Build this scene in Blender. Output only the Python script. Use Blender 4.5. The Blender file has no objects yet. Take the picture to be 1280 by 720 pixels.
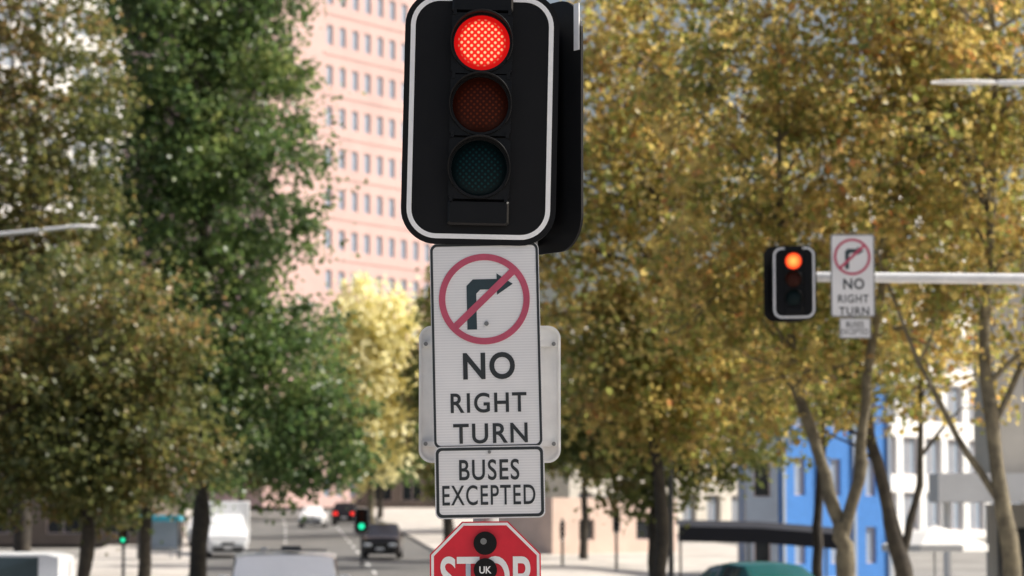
import bpy, math, random
import numpy as np
from mathutils import Vector, Matrix
random.seed(7)
sc=bpy.context.scene
COL=sc.collection
# ------------------------------------------------------------------ materials
def nt(name):
    m=bpy.data.materials.new(name); m.use_nodes=True
    n=m.node_tree; b=n.nodes["Principled BSDF"]; return m,n,b
def pm(name,col,rough=0.6,metal=0.0,var=0.15,scale=6.0,bump=0.0,col2=None,spec=0.5,bscale=None):
    m,n,b=nt(name)
    b.inputs["Roughness"].default_value=rough; b.inputs["Metallic"].default_value=metal
    b.inputs["Specular IOR Level"].default_value=spec
    tc=n.nodes.new("ShaderNodeTexCoord"); no=n.nodes.new("ShaderNodeTexNoise")
    no.inputs["Scale"].default_value=scale; no.inputs["Detail"].default_value=6
    no.inputs["Roughness"].default_value=0.65
    n.links.new(tc.outputs["Object"],no.inputs["Vector"])
    r=n.nodes.new("ShaderNodeValToRGB")
    c2=col2 if col2 else tuple(c*(1-var) for c in col)
    c1=col if col2 else tuple(min(1,c*(1+var*0.6)) for c in col)
    r.color_ramp.elements[0].position=0.3; r.color_ramp.elements[0].color=(*c2,1)
    r.color_ramp.elements[1].position=0.7; r.color_ramp.elements[1].color=(*c1,1)
    n.links.new(no.outputs["Fac"],r.inputs["Fac"]); n.links.new(r.outputs["Color"],b.inputs["Base Color"])
    if bump>0:
        n2=n.nodes.new("ShaderNodeTexNoise"); n2.inputs["Scale"].default_value=bscale or scale*5
        n2.inputs["Detail"].default_value=4
        n.links.new(tc.outputs["Object"],n2.inputs["Vector"])
        bp=n.nodes.new("ShaderNodeBump"); bp.inputs["Strength"].default_value=bump; bp.inputs["Distance"].default_value=0.02
        n.links.new(n2.outputs["Fac"],bp.inputs["Height"]); n.links.new(bp.outputs["Normal"],b.inputs["Normal"])
    return m
def striped(name,col,col2,axis,scale,rough=0.6,sharp=(0.45,0.55),metal=0,noise=0.12):
    m,n,b=nt(name); b.inputs["Roughness"].default_value=rough; b.inputs["Metallic"].default_value=metal
    tc=n.nodes.new("ShaderNodeTexCoord"); w=n.nodes.new("ShaderNodeTexWave"); w.wave_type='BANDS'; w.bands_direction=axis
    w.inputs["Scale"].default_value=scale; w.inputs["Distortion"].default_value=0.0
    n.links.new(tc.outputs["Object"],w.inputs["Vector"])
    r=n.nodes.new("ShaderNodeValToRGB"); e=r.color_ramp.elements
    e[0].position=sharp[0]; e[0].color=(*col2,1); e[1].position=sharp[1]; e[1].color=(*col,1)
    n.links.new(w.outputs["Fac"],r.inputs["Fac"])
    no=n.nodes.new("ShaderNodeTexNoise"); no.inputs["Scale"].default_value=3; no.inputs["Detail"].default_value=6
    n.links.new(tc.outputs["Object"],no.inputs["Vector"])
    mr=n.nodes.new("ShaderNodeMapRange"); mr.inputs[1].default_value=0.3; mr.inputs[2].default_value=0.7
    mr.inputs[3].default_value=1-noise; mr.inputs[4].default_value=1.0
    n.links.new(no.outputs["Fac"],mr.inputs[0])
    mx=n.nodes.new("ShaderNodeVectorMath"); mx.operation='SCALE'
    n.links.new(r.outputs["Color"],mx.inputs[0]); n.links.new(mr.outputs[0],mx.inputs["Scale"])
    n.links.new(mx.outputs[0],b.inputs["Base Color"])
    return m
def leafmat(name,cols,trans=0.45,nscale=0.35,rough=0.4,tboost=1.25):
    m=bpy.data.materials.new(name); m.use_nodes=True; n=m.node_tree; n.nodes.clear()
    out=n.nodes.new("ShaderNodeOutputMaterial"); mix=n.nodes.new("ShaderNodeMixShader")
    d=n.nodes.new("ShaderNodeBsdfPrincipled"); t=n.nodes.new("ShaderNodeBsdfTranslucent")
    d.inputs["Roughness"].default_value=rough; d.inputs["Specular IOR Level"].default_value=0.6
    g=n.nodes.new("ShaderNodeNewGeometry"); r=n.nodes.new("ShaderNodeValToRGB")
    while len(r.color_ramp.elements)<len(cols): r.color_ramp.elements.new(0.5)
    for i,(p,c) in enumerate(cols):
        r.color_ramp.elements[i].position=p; r.color_ramp.elements[i].color=(*c,1)
    tc=n.nodes.new("ShaderNodeTexCoord"); no=n.nodes.new("ShaderNodeTexNoise"); no.inputs["Scale"].default_value=nscale
    no.inputs["Detail"].default_value=3
    n.links.new(tc.outputs["Object"],no.inputs["Vector"])
    ad=n.nodes.new("ShaderNodeMath"); ad.operation='MULTIPLY_ADD'; ad.inputs[1].default_value=0.55
    n.links.new(g.outputs["Random Per Island"],ad.inputs[0])
    mr=n.nodes.new("ShaderNodeMapRange"); mr.inputs[1].default_value=0.34; mr.inputs[2].default_value=0.66
    mr.inputs[3].default_value=0.0; mr.inputs[4].default_value=0.45
    n.links.new(no.outputs["Fac"],mr.inputs[0]); n.links.new(mr.outputs[0],ad.inputs[2])
    n.links.new(ad.outputs[0],r.inputs["Fac"])
    sc_=n.nodes.new("ShaderNodeVectorMath"); sc_.operation='SCALE'; sc_.inputs["Scale"].default_value=tboost
    n.links.new(r.outputs["Color"],sc_.inputs[0])
    n.links.new(r.outputs["Color"],d.inputs["Base Color"]); n.links.new(sc_.outputs[0],t.inputs["Color"])
    mix.inputs[0].default_value=trans
    n.links.new(d.outputs[0],mix.inputs[1]); n.links.new(t.outputs[0],mix.inputs[2]); n.links.new(mix.outputs[0],out.inputs[0])
    return m
def emis(name,col,strength):
    m,n,b=nt(name); b.inputs["Base Color"].default_value=(*[c*.5 for c in col],1); b.inputs["Emission Color"].default_value=(*col,1)
    b.inputs["Emission Strength"].default_value=strength; return m
def lensmat(name,base,dot,glow,scale=62.0,rough=0.5,dots=(0.14,0.36),rim=None,r0=0.082,r1=0.102):
    m,n,b=nt(name); b.inputs["Roughness"].default_value=rough; b.inputs["Specular IOR Level"].default_value=0.12
    tc=n.nodes.new("ShaderNodeTexCoord"); mp=n.nodes.new("ShaderNodeMapping"); mp.inputs["Rotation"].default_value=(0,math.radians(45),0)
    sp=n.nodes.new("ShaderNodeSeparateXYZ"); cb=n.nodes.new("ShaderNodeCombineXYZ")
    v=n.nodes.new("ShaderNodeTexVoronoi"); v.voronoi_dimensions='2D'; v.inputs["Randomness"].default_value=0; v.inputs["Scale"].default_value=scale
    n.links.new(tc.outputs["Object"],mp.inputs["Vector"]); n.links.new(mp.outputs[0],sp.inputs[0])
    n.links.new(sp.outputs["X"],cb.inputs["X"]); n.links.new(sp.outputs["Z"],cb.inputs["Y"]); n.links.new(cb.outputs[0],v.inputs["Vector"])
    r=n.nodes.new("ShaderNodeValToRGB"); e=r.color_ramp.elements
    e[0].position=dots[0]; e[0].color=(*dot,1); e[1].position=dots[1]; e[1].color=(*base,1)
    n.links.new(v.outputs["Distance"],r.inputs["Fac"])
    ln=n.nodes.new("ShaderNodeVectorMath"); ln.operation='LENGTH'
    sp2=n.nodes.new("ShaderNodeSeparateXYZ"); cb2=n.nodes.new("ShaderNodeCombineXYZ")
    n.links.new(tc.outputs["Object"],sp2.inputs[0]); n.links.new(sp2.outputs["X"],cb2.inputs["X"]); n.links.new(sp2.outputs["Z"],cb2.inputs["Z"])
    n.links.new(cb2.outputs[0],ln.inputs[0])
    mr=n.nodes.new("ShaderNodeMapRange"); mr.inputs[1].default_value=r0; mr.inputs[2].default_value=r1
    n.links.new(ln.outputs["Value"],mr.inputs[0])
    mx=n.nodes.new("ShaderNodeMix"); mx.data_type='RGBA'
    n.links.new(mr.outputs[0],mx.inputs["Factor"]); n.links.new(r.outputs["Color"],mx.inputs["A"]); mx.inputs["B"].default_value=(*(rim or base),1)
    if glow>0:
        b.inputs["Base Color"].default_value=(0.12,0.005,0.004,1)
        n.links.new(mx.outputs["Result"],b.inputs["Emission Color"]); b.inputs["Emission Strength"].default_value=glow
    else: n.links.new(mx.outputs["Result"],b.inputs["Base Color"])
    return m
M={}
M['black']=pm("black_powder_coat",(0.006,0.006,0.007),0.5,0,0.25,4,0.04,spec=0.22)
M['blackg']=pm("black_gloss_plastic",(0.005,0.005,0.006),0.34,0,0.3,8,spec=0.28)
M['whiteb']=pm("white_reflective_border",(0.93,0.93,0.93),0.35,0,0.05,20)
M['sign']=striped("retroreflective_white_sheeting",(0.84,0.84,0.85),(0.76,0.76,0.775),'Z',28,0.42,(0.3,0.7),0,0.10)
M['signblack']=pm("sign_black_print",(0.022,0.028,0.032),0.5,0,0.25,14)
M['arrow']=pm("sign_dark_teal_print",(0.022,0.045,0.055),0.45,0,0.2,14)
M['crimson']=pm("faded_crimson_print",(0.52,0.085,0.15),0.5,0,0.2,9)
M['stop']=pm("stop_red_sheeting",(0.66,0.015,0.035),0.38,0,0.12,9)
M['white']=pm("white_print",(0.84,0.84,0.84),0.45,0,0.06,14)
M['alu']=pm("weathered_aluminium",(0.82,0.82,0.81),0.5,0.05,0.12,5,0.04)
M['galv']=pm("galvanised_steel",(0.42,0.43,0.44),0.5,0.5,0.2,7,0.05)
M['polew']=pm("pale_painted_pole",(0.74,0.75,0.76),0.45,0,0.12,3)
M['poled']=pm("dark_painted_pole",(0.05,0.055,0.06),0.5,0,0.2,3)
M['bolt']=pm("bolt_steel",(0.3,0.3,0.3),0.35,0.9,0.2,50)
M['redlit']=lensmat("red_led_lens_lit",(0.95,0.016,0.010),(1.0,0.66,0.34),1.1,50,0.5,(0.17,0.36),(0.50,0.004,0.004))
M['ambdark']=lensmat("amber_lens_unlit",(0.038,0.006,0.002),(0.13,0.020,0.005),0,54)
M['grndark']=lensmat("green_lens_unlit",(0.001,0.008,0.010),(0.003,0.036,0.040),0,54)
M['reddark']=lensmat("red_lens_unlit",(0.07,0.006,0.005),(0.12,0.02,0.01),0)
M['ambfar']=pm("amber_lens_dark",(0.05,0.010,0.004),0.5,0,0.2,20,spec=0.2)
M['grnfar']=pm("green_lens_dark",(0.003,0.012,0.013),0.5,0,0.2,20,spec=0.2)
M['grnlit']=emis("green_lamp_lit",(0.02,0.9,0.45),1.4)
M['redfar']=lensmat("red_lamp_lit_far",(1.0,0.40,0.07),(1.0,0.45,0.09),1.5,10,0.5,(0.1,0.9),(0.95,0.03,0.01),0.02,0.115)
M['asphalt']=pm("aged_asphalt",(0.15,0.147,0.14),0.85,0,0.35,0.6,0.4,bscale=60)
M['paving']=pm("concrete_paving",(0.52,0.485,0.44),0.85,0,0.35,0.35,0.3,bscale=30)
M['kerb']=pm("kerb_concrete",(0.45,0.44,0.42),0.8,0,0.2,3)
M['mark']=pm("road_paint",(0.78,0.78,0.75),0.7,0,0.2,8)
M['ground']=pm("city_ground",(0.28,0.27,0.25),0.9,0,0.3,0.3,0.3)
M['bark']=pm("plane_tree_bark",(0.25,0.215,0.14),0.85,0,0.5,3.5,0.6,col2=(0.055,0.047,0.034))
M['barkd']=pm("dark_bark",(0.08,0.068,0.052),0.9,0,0.5,4.0,0.6,col2=(0.026,0.022,0.019))
M['pink']=pm("pink_precast",(0.54,0.375,0.350),0.75,0,0.10,0.25,0.1)
M['glass']=pm("tower_glass",(0.26,0.31,0.38),0.15,0.2,0.5,0.12,col2=(0.36,0.42,0.50))
M['glassb']=pm("pink_tower_glass",(0.22,0.28,0.37),0.3,0.1,0.5,0.12,col2=(0.31,0.38,0.47))
M['glassd']=pm("dark_glass",(0.02,0.025,0.03),0.08,0,0.3,1)
M['glassc']=pm("windscreen_glass",(0.05,0.075,0.085),0.06,0,0.3,1,spec=0.9)
M['frame']=pm("window_frame",(0.58,0.48,0.46),0.5)
M['pale']=pm("pale_concrete",(0.84,0.835,0.82),0.7,0,0.12,0.2)
M['stone']=pm("warm_stone",(0.62,0.58,0.51),0.8,0,0.2,0.5)
M['brown']=pm("brown_brick",(0.15,0.12,0.10),0.85,0,0.3,0.5)
M['tan']=pm("tan_render",(0.70,0.54,0.46),0.85,0,0.15,0.7)
M['greyc']=pm("light_grey_concrete",(0.82,0.82,0.81),0.75,0,0.12,0.6)
M['blue']=striped("blue_ribbed_cladding",(0.065,0.25,0.66),(0.04,0.17,0.50),'X',3.2,0.4,(0.05,0.3))
M['bluegrey']=pm("blue_grey_wall",(0.30,0.36,0.45),0.6,0,0.15,0.5)
M['navy']=pm("navy_canvas",(0.008,0.010,0.018),0.8,0,0.2,3)
M['canvasw']=pm("white_canvas",(0.8,0.79,0.76),0.8,0,0.06,3)
M['teal']=pm("teal_panel",(0.03,0.36,0.50),0.5)
M['carw']=pm("white_car_paint",(0.80,0.81,0.82),0.25,0,0.05,2)
M['card']=pm("dark_car_paint",(0.03,0.025,0.025),0.22,0.2,0.1,2)
M['carteal']=pm("teal_car_paint",(0.012,0.12,0.125),0.22,0.2,0.1,2)
M['cars']=pm("silver_car_paint",(0.45,0.46,0.48),0.28,0.4,0.08,2)
M['rubber']=pm("tyre_rubber",(0.015,0.015,0.015),0.85)
M['rim']=pm("alloy_rim",(0.4,0.4,0.42),0.3,0.8)
M['tail']=emis("tail_lamp",(0.9,0.02,0.01),2.0)
M['taildim']=pm("tail_lamp_unlit",(0.3,0.01,0.01),0.2)
M['head']=pm("head_lamp",(0.75,0.78,0.8),0.1)
G1=(0.185,0.205,0.05);G2=(0.095,0.118,0.036)
M['lf_plane']=leafmat("autumn_plane_leaves",[(0,G2),(0.22,G1),(0.40,(0.31,0.32,0.085)),(0.52,(0.27,0.165,0.06)),(0.64,(0.46,0.38,0.11)),(0.84,(0.70,0.54,0.19)),(0.96,(0.56,0.24,0.09))],0.58,nscale=0.5,tboost=1.32)  # autumn tones; the palest stop also paints sun sparkle into random leaves
M['lf_plane2']=leafmat("olive_plane_leaves",[(0,G2),(0.3,(0.14,0.175,0.05)),(0.6,(0.26,0.27,0.08)),(0.8,(0.23,0.15,0.06)),(0.95,(0.46,0.38,0.12))],0.55,nscale=0.5,tboost=1.3)
M['lf_green']=leafmat("green_leaves",[(0,(0.045,0.085,0.035)),(0.35,(0.08,0.14,0.045)),(0.7,(0.15,0.215,0.065)),(1.0,(0.36,0.39,0.13))],0.48,rough=0.35,tboost=1.4)
M['lf_olive']=leafmat("olive_brown_leaves",[(0,(0.07,0.095,0.033)),(0.35,(0.125,0.15,0.047)),(0.62,(0.22,0.21,0.062)),(0.85,(0.29,0.18,0.075)),(1.0,(0.52,0.38,0.15))],0.48)
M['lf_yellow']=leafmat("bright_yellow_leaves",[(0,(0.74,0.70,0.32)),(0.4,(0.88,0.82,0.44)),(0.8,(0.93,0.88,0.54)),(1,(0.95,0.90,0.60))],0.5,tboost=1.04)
# ------------------------------------------------------------------ mesh builder
class MB:
    def __init__(s): s.v=[]; s.f=[]; s.m=[]; s.sm=[]; s.mats=[]
    def mi(s,mat):
        if mat not in s.mats: s.mats.append(mat)
        return s.mats.index(mat)
    def add(s,vs,fs,mat,smooth=False):
        o=len(s.v); s.v+= [tuple(v) for v in vs]; k=s.mi(mat)
        for f in fs: s.f.append([i+o for i in f]); s.m.append(k); s.sm.append(smooth)
    def box(s,c,d,mat,rz=0.0):
        hx,hy,hz=d[0]/2,d[1]/2,d[2]/2; cs,sn=math.cos(rz),math.sin(rz)
        vs=[]
        for z in(-hz,hz):
            for x,y in((-hx,-hy),(hx,-hy),(hx,hy),(-hx,hy)):
                vs.append((c[0]+x*cs-y*sn,c[1]+x*sn+y*cs,c[2]+z))
        s.add(vs,[(3,2,1,0),(4,5,6,7),(0,1,5,4),(1,2,6,5),(2,3,7,6),(3,0,4,7)],mat)
    def bbox(s,c,d,mat,b=0.01):
        hx,hy,hz=d[0]/2,d[1]/2,d[2]/2
        lo=[(-hx+b,-hz),(hx-b,-hz),(hx,-hz+b),(hx,hz-b),(hx-b,hz),(-hx+b,hz),(-hx,hz-b),(-hx,-hz+b)]
        rings=[]
        for yy,k in((-hy,b),(-hy+b,0),(hy-b,0),(hy,b)):
            rings.append([(c[0]+x*(hx-k)/hx,c[1]+yy,c[2]+z*(hz-k)/hz) for x,z in lo])
        vs=[p for r in rings for p in r]; fs=[list(range(0,8)),list(range(31,23,-1))]
        for r in range(3):
            for i in range(8):
                j=(i+1)%8; fs.append((r*8+i,(r+1)*8+i,(r+1)*8+j,r*8+j))
        s.add(vs,fs,mat)
    def prism(s,poly,y0,y1,mat,smooth=False):
        n=len(poly); vs=[(x,y0,z) for x,z in poly]+[(x,y1,z) for x,z in poly]
        s.add(vs,[list(range(n)),list(range(2*n-1,n-1,-1))],mat)
        s.add(vs,[(i,i+n,(i+1)%n+n,(i+1)%n) for i in range(n)],mat,smooth)
    def band(s,outer,inner,y0,y1,mat):
        n=len(outer)
        vs=[(x,y0,z) for x,z in outer]+[(x,y0,z) for x,z in inner]+[(x,y1,z) for x,z in outer]+[(x,y1,z) for x,z in inner]
        fs=[]
        for i in range(n):
            j=(i+1)%n
            fs+=[(i,j,n+j,n+i),(2*n+i,3*n+i,3*n+j,2*n+j),(i,2*n+i,2*n+j,j),(n+i,n+j,3*n+j,3*n+i)]
        s.add(vs,fs,mat)
    def tube(s,pts,rads,mat,k=8,caps=True):
        pts=[Vector(p) for p in pts]; vs=[]; fs=[]; n=len(pts)
        up=Vector((0,0,1)); 
        for i,p in enumerate(pts):
            d=(pts[min(i+1,n-1)]-pts[max(i-1,0)]).normalized()
            a=d.cross(Vector((0,1,0))if abs(d.z)>0.9 else up).normalized(); b=d.cross(a).normalized()
            for j in range(k):
                t=2*math.pi*j/k; vs.append(p+(a*math.cos(t)+b*math.sin(t))*rads[i])
        for i in range(n-1):
            for j in range(k):
                q=(j+1)%k; fs.append((i*k+j,i*k+q,(i+1)*k+q,(i+1)*k+j))
        s.add(vs,fs,mat,True)
        if caps: s.add(vs[:k],[list(range(k))],mat); s.add(vs[-k:],[list(range(k))[::-1]],mat)
    def quad(s,p,mat): s.add(p,[list(range(len(p)))],mat)
    def obj(s,name,parent=None,loc=(0,0,0),rot=(0,0,0),bevel=0,label=None):
        me=bpy.data.meshes.new(name); me.from_pydata(s.v,[],s.f)
        for mt in s.mats: me.materials.append(mt)
        me.polygons.foreach_set("material_index",s.m); me.polygons.foreach_set("use_smooth",s.sm); me.update()
        o=bpy.data.objects.new(name,me); COL.objects.link(o); o.location=loc; o.rotation_euler=rot
        if parent: o.parent=parent
        if label: o["label"]=label
        return o
def thing(name,label,cat,loc=(0,0,0),rz=0.0,group=None,rot=None):
    e=bpy.data.objects.new(name,None); COL.objects.link(e); e.location=loc; e.rotation_euler=rot or (0,0,rz)
    e.empty_display_size=0.2; e["label"]=label; e["category"]=cat
    if group: e["group"]=group
    return e
def rrect(w,h,r,n=8,cx=0,cz=0):
    p=[]
    for (sx,sz,a0) in((1,-1,-90),(1,1,0),(-1,1,90),(-1,-1,180)):
        for i in range(n+1):
            a=math.radians(a0+90*i/n); p.append((cx+sx*(w/2-r)+r*math.cos(a),cz+sz*(h/2-r)+r*math.sin(a)))
    return p
def circ(r,n=48,cx=0,cz=0):
    return [(cx+r*math.cos(2*math.pi*i/n),cz+r*math.sin(2*math.pi*i/n)) for i in range(n)]
def text(s,w,h,cx,cz,y,mat,parent,bold=0.02,name="lettering",space=1.0):
    cu=bpy.data.curves.new("t",'FONT'); cu.body=s; cu.offset=bold; cu.align_x='CENTER'; cu.extrude=0.0; cu.space_character=space
    cu.resolution_u=6
    o=bpy.data.objects.new("t",cu); COL.objects.link(o); bpy.context.view_layer.update()
    me=bpy.data.meshes.new_from_object(o.evaluated_get(bpy.context.evaluated_depsgraph_get()))
    bpy.data.objects.remove(o); 
    co=np.zeros(len(me.vertices)*3); me.vertices.foreach_get("co",co); co=co.reshape(-1,3)
    mn=co.min(0); mx=co.max(0); c=(mn+mx)/2
    nw=np.zeros_like(co); nw[:,0]=(co[:,0]-c[0])*w/(mx[0]-mn[0])+cx; nw[:,2]=(co[:,1]-c[1])*h/(mx[1]-mn[1])+cz; nw[:,1]=y
    me.vertices.foreach_set("co",nw.ravel()); me.materials.clear(); me.materials.append(mat); me.update()
    ob=bpy.data.objects.new(name,me); COL.objects.link(ob); ob.parent=parent; return ob
# ------------------------------------------------------------------ terrain
def g(x,y):
    t=min(1,max(0,(y-25)/15)); z=-0.25*t*t*(3-2*t)
    if y>105: z+=0.023*(min(y,330)-105)
    tx=min(1,max(0,(x-2)/5)); ty=min(1,max(0,(y-48)/10))*min(1,max(0,(135-y)/20))
    z-=0.5*tx*tx*(3-2*tx)*ty
    return z
def sheet(name,poly_fn,ny,nx,ys,off,mat,skirt=0.0):
    mb=MB(); vs=[]; 
    for j in range(ny+1):
        y=ys[0]+(ys[1]-ys[0])*j/ny; x0,x1=poly_fn(y)
        for i in range(nx+1):
            x=x0+(x1-x0)*i/nx; vs.append((x,y,g(x,y)+off))
    fs=[(j*(nx+1)+i,j*(nx+1)+i+1,(j+1)*(nx+1)+i+1,(j+1)*(nx+1)+i) for j in range(ny) for i in range(nx)]
    mb.add(vs,fs,mat)
    if skirt>0:
        for side in(0,nx):
            vv=[];
            for j in range(ny+1):
                p=vs[j*(nx+1)+side]; vv+=[p,(p[0],p[1],p[2]-skirt)]
            ff=[(2*j,2*j+1,2*j+3,2*j+2) for j in range(ny)]; mb.add(vv,ff,M['kerb'])
        for row in(0,ny):
            vv=[]
            for i in range(nx+1):
                p=vs[row*(nx+1)+i]; vv+=[p,(p[0],p[1],p[2]-skirt)]
            mb.add(vv,[(2*i,2*i+1,2*i+3,2*i+2) for i in range(nx)],M['kerb'])
    o=mb.obj(name); o["kind"]="structure"; return o
xs=[-2500,-600,-120,-60,-40]+[i*1.25 for i in range(-24,33)]+[50,70,140,600,2500]
ysl=[-600,-100,0,20]+[25+i*2.5 for i in range(0,125)]+[345,400,700,1500,3500]
mb=MB(); vs=[(x,y,g(x,y)-0.02) for y in ysl for x in xs]; nx=len(xs)
mb.add(vs,[(j*nx+i,j*nx+i+1,(j+1)*nx+i+1,(j+1)*nx+i) for j in range(len(ysl)-1) for i in range(nx-1)],M['ground'])
o=mb.obj("ground"); o["kind"]="structure"
def rc(y):
    if y<60: return -3.0
    if y<200: return -3.0-(y-60)*0.079
    return -14.06-(y-200)*0.085
HW=5.6
sheet("road",lambda y:(rc(y)-HW,rc(y)+HW),124,9,(12.6,322),0.004,M['asphalt'])
sheet("cross_road",lambda y:(-80,80),14,128,(61,96),0.012,M['asphalt'])
sheet("pavement",lambda y:(rc(y)-HW-5.5,rc(y)-HW-0.01),80,3,(98,320),0.13,M['paving'],0.14)
sheet("pavement",lambda y:(rc(y)+HW+0.01,rc(y)+HW+16),88,12,(98,320),0.13,M['paving'],0.16)
sheet("pavement",lambda y:(rc(y)+HW+0.01,rc(y)+HW+20),20,16,(13,60),0.13,M['paving'],0.16)
sheet("pavement",lambda y:(rc(y)-HW-9,rc(y)-HW-0.01),20,4,(13,60),0.13,M['paving'],0.14)
sheet("pavement",lambda y:(-3.5,3.0),6,4,(8.0,12.6),0.13,M['paving'],0.14)
mb=MB()
for y0 in list(range(16,60,9))+list(range(104,300,9)):
    for offx in(-1.8,1.8):
        a=[(rc(y)+offx+s,y,g(rc(y)+offx,y)+0.012) for y,s in((y0,-.06),(y0,.06),(y0+3.5,.06),(y0+3.5,-.06))]
        mb.quad(a,M['mark'])
n=20
for i in range(n):
    for yy in(99,101.5):
        x0=rc(yy)-HW+2*HW*i/n;x1=rc(yy)-HW+2*HW*(i+1)/n
        mb.quad([(x0,yy,g(x0,yy)+.02),(x1,yy,g(x1,yy)+.02),(x1,yy+.35,g(x1,yy+.35)+.02),(x0,yy+.35,g(x0,yy+.35)+.02)],M['mark'])
o=mb.obj("road_marking"); o["kind"]="structure"
# ------------------------------------------------------------------ traffic signals
def lens_mesh(mat,r):
    mb=MB(); rings=7; n=40; vs=[(0,-0.022,0)]
    for k in range(1,rings+1):
        rr=r*k/rings; y=-0.022*(1-(k/rings)**2)
        vs+=[(rr*math.cos(2*math.pi*i/n),y,rr*math.sin(2*math.pi*i/n)) for i in range(n)]
    fs=[(0,1+(i+1)%n,1+i) for i in range(n)]
    for k in range(rings-1):
        for i in range(n):
            j=(i+1)%n; a=1+k*n; b=1+(k+1)*n; fs.append((a+i,a+j,b+j,b+i))
    mb.add(vs,fs,mat,True); return mb
def signal_head(parent,loc,rot=(0,0,0),lit='red',scale=1.0,near=True,depth_back=0.10,bw=0.020):
    W,H=0.65,1.075
    mb=MB(); mb.prism(rrect(W,H,0.15,10),0,0.012,M['black'])
    mb.bbox((0,0.012+depth_back/2,0.0),(0.27,depth_back,0.86),M['black'],0.02)
    head=mb.obj("signal_head",parent,loc,rot); head.scale=(scale,)*3
    mb=MB(); mb.band(rrect(0.602,1.027,0.125,10),rrect(0.602-2*bw,1.027-2*bw,0.125-bw,10),-0.003,0.0,M['whiteb']); mb.obj("white_border",head)
    mb=MB()
    Z=(0.31,0.047,-0.22)
    for z in Z:
        mb.prism(rrect(0.256,0.258,0.02,3,0,z),-0.035,-0.004,M['blackg'])
        mb.band(circ(0.128,40,0,z),circ(0.117,40,0,z),-0.05,-0.035,M['blackg'])
    mb.bbox((0,-0.018,-0.405),(0.256,0.028,0.105),M['blackg'],0.008)
    mb.bbox((0,-0.018,0.487),(0.256,0.028,0.085),M['blackg'],0.008)
    if near:
        for z in(0.16,-0.09,-0.36,0.43):
            for x in(-0.115,0.115): mb.box((x,-0.036,z+0.015),(0.014,0.012,0.03),M['blackg'])
    mb.obj("lamp_housing",head)
    am,gr=(M['ambdark'],M['grndark']) if near else (M['ambfar'],M['grnfar'])
    mats={'red':(M['redlit'] if near else M['redfar'],am,gr),
          'green':(M['ambfar'],am,M['grnlit']),'off':(M['reddark'],am,gr)}[lit]
    for nm,z,mt in zip(("red_lamp","amber_lamp","green_lamp"),Z,mats):
        lens_mesh(mt,0.117).obj(nm,head,(0,-0.037,z))
    for z in Z:
        mb=MB(); R=0.127; n=30; vs=[];d=0.085
        for i in range(n+1):
            a=math.radians(-35+250*i/n); s=math.sin(a)
            dep=d*(0.45+0.55*max(0,min(1,(s+0.5)/1.1)))
            for rr in(R,R+0.004):
                vs.append((rr*math.cos(a),-0.035,rr*math.sin(a)+z)); vs.append((rr*math.cos(a),-0.035-dep,rr*math.sin(a)+z))
        fs=[]
        for i in range(n):
            o=i*4; fs+=[(o,o+1,o+5,o+4),(o+2,o+6,o+7,o+3),(o+1,o+3,o+7,o+5)]
        mb.add(vs,fs,M['black'],True); mb.obj("visor",head)
    return head
TL=thing("traffic_light","black three-lamp traffic light showing red, on a kerbside pole","traffic light",(-0.11,12.08,0.13))
mb=MB(); mb.tube([(0,0,0),(0,0,2.4),(0,0,3.72)],[0.055,0.055,0.055],M['galv'],20); mb.tube([(0,0,0),(0,0,0.05)],[0.14,0.14],M['galv'],16)
mb.tube([(0,0,3.72),(0,0,3.75)],[0.058,0.04],M['galv'],20)
mb.obj("pole",TL)
signal_head(TL,(-0.023,-0.23,3.205),(0,math.radians(1.2),0),'red')
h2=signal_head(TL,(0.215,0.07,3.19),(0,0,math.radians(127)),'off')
mb=MB(); mb.box((-0.301,0.016,0.41),(0.035,0.004,0.20),M['whiteb']); mb.obj("painted_corner_glint",h2)  # white plate paints a sun glint on the backboard corner
for z in(2.72,3.68):
    mb=MB(); mb.box((0.0,-0.10,z),(0.07,0.2,0.04),M['galv']); mb.obj("mounting_bracket",TL)
    mb=MB(); mb.box((0.11,0.03,z-0.01),(0.22,0.05,0.04),M['galv']); mb.obj("mounting_bracket",TL)
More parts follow.
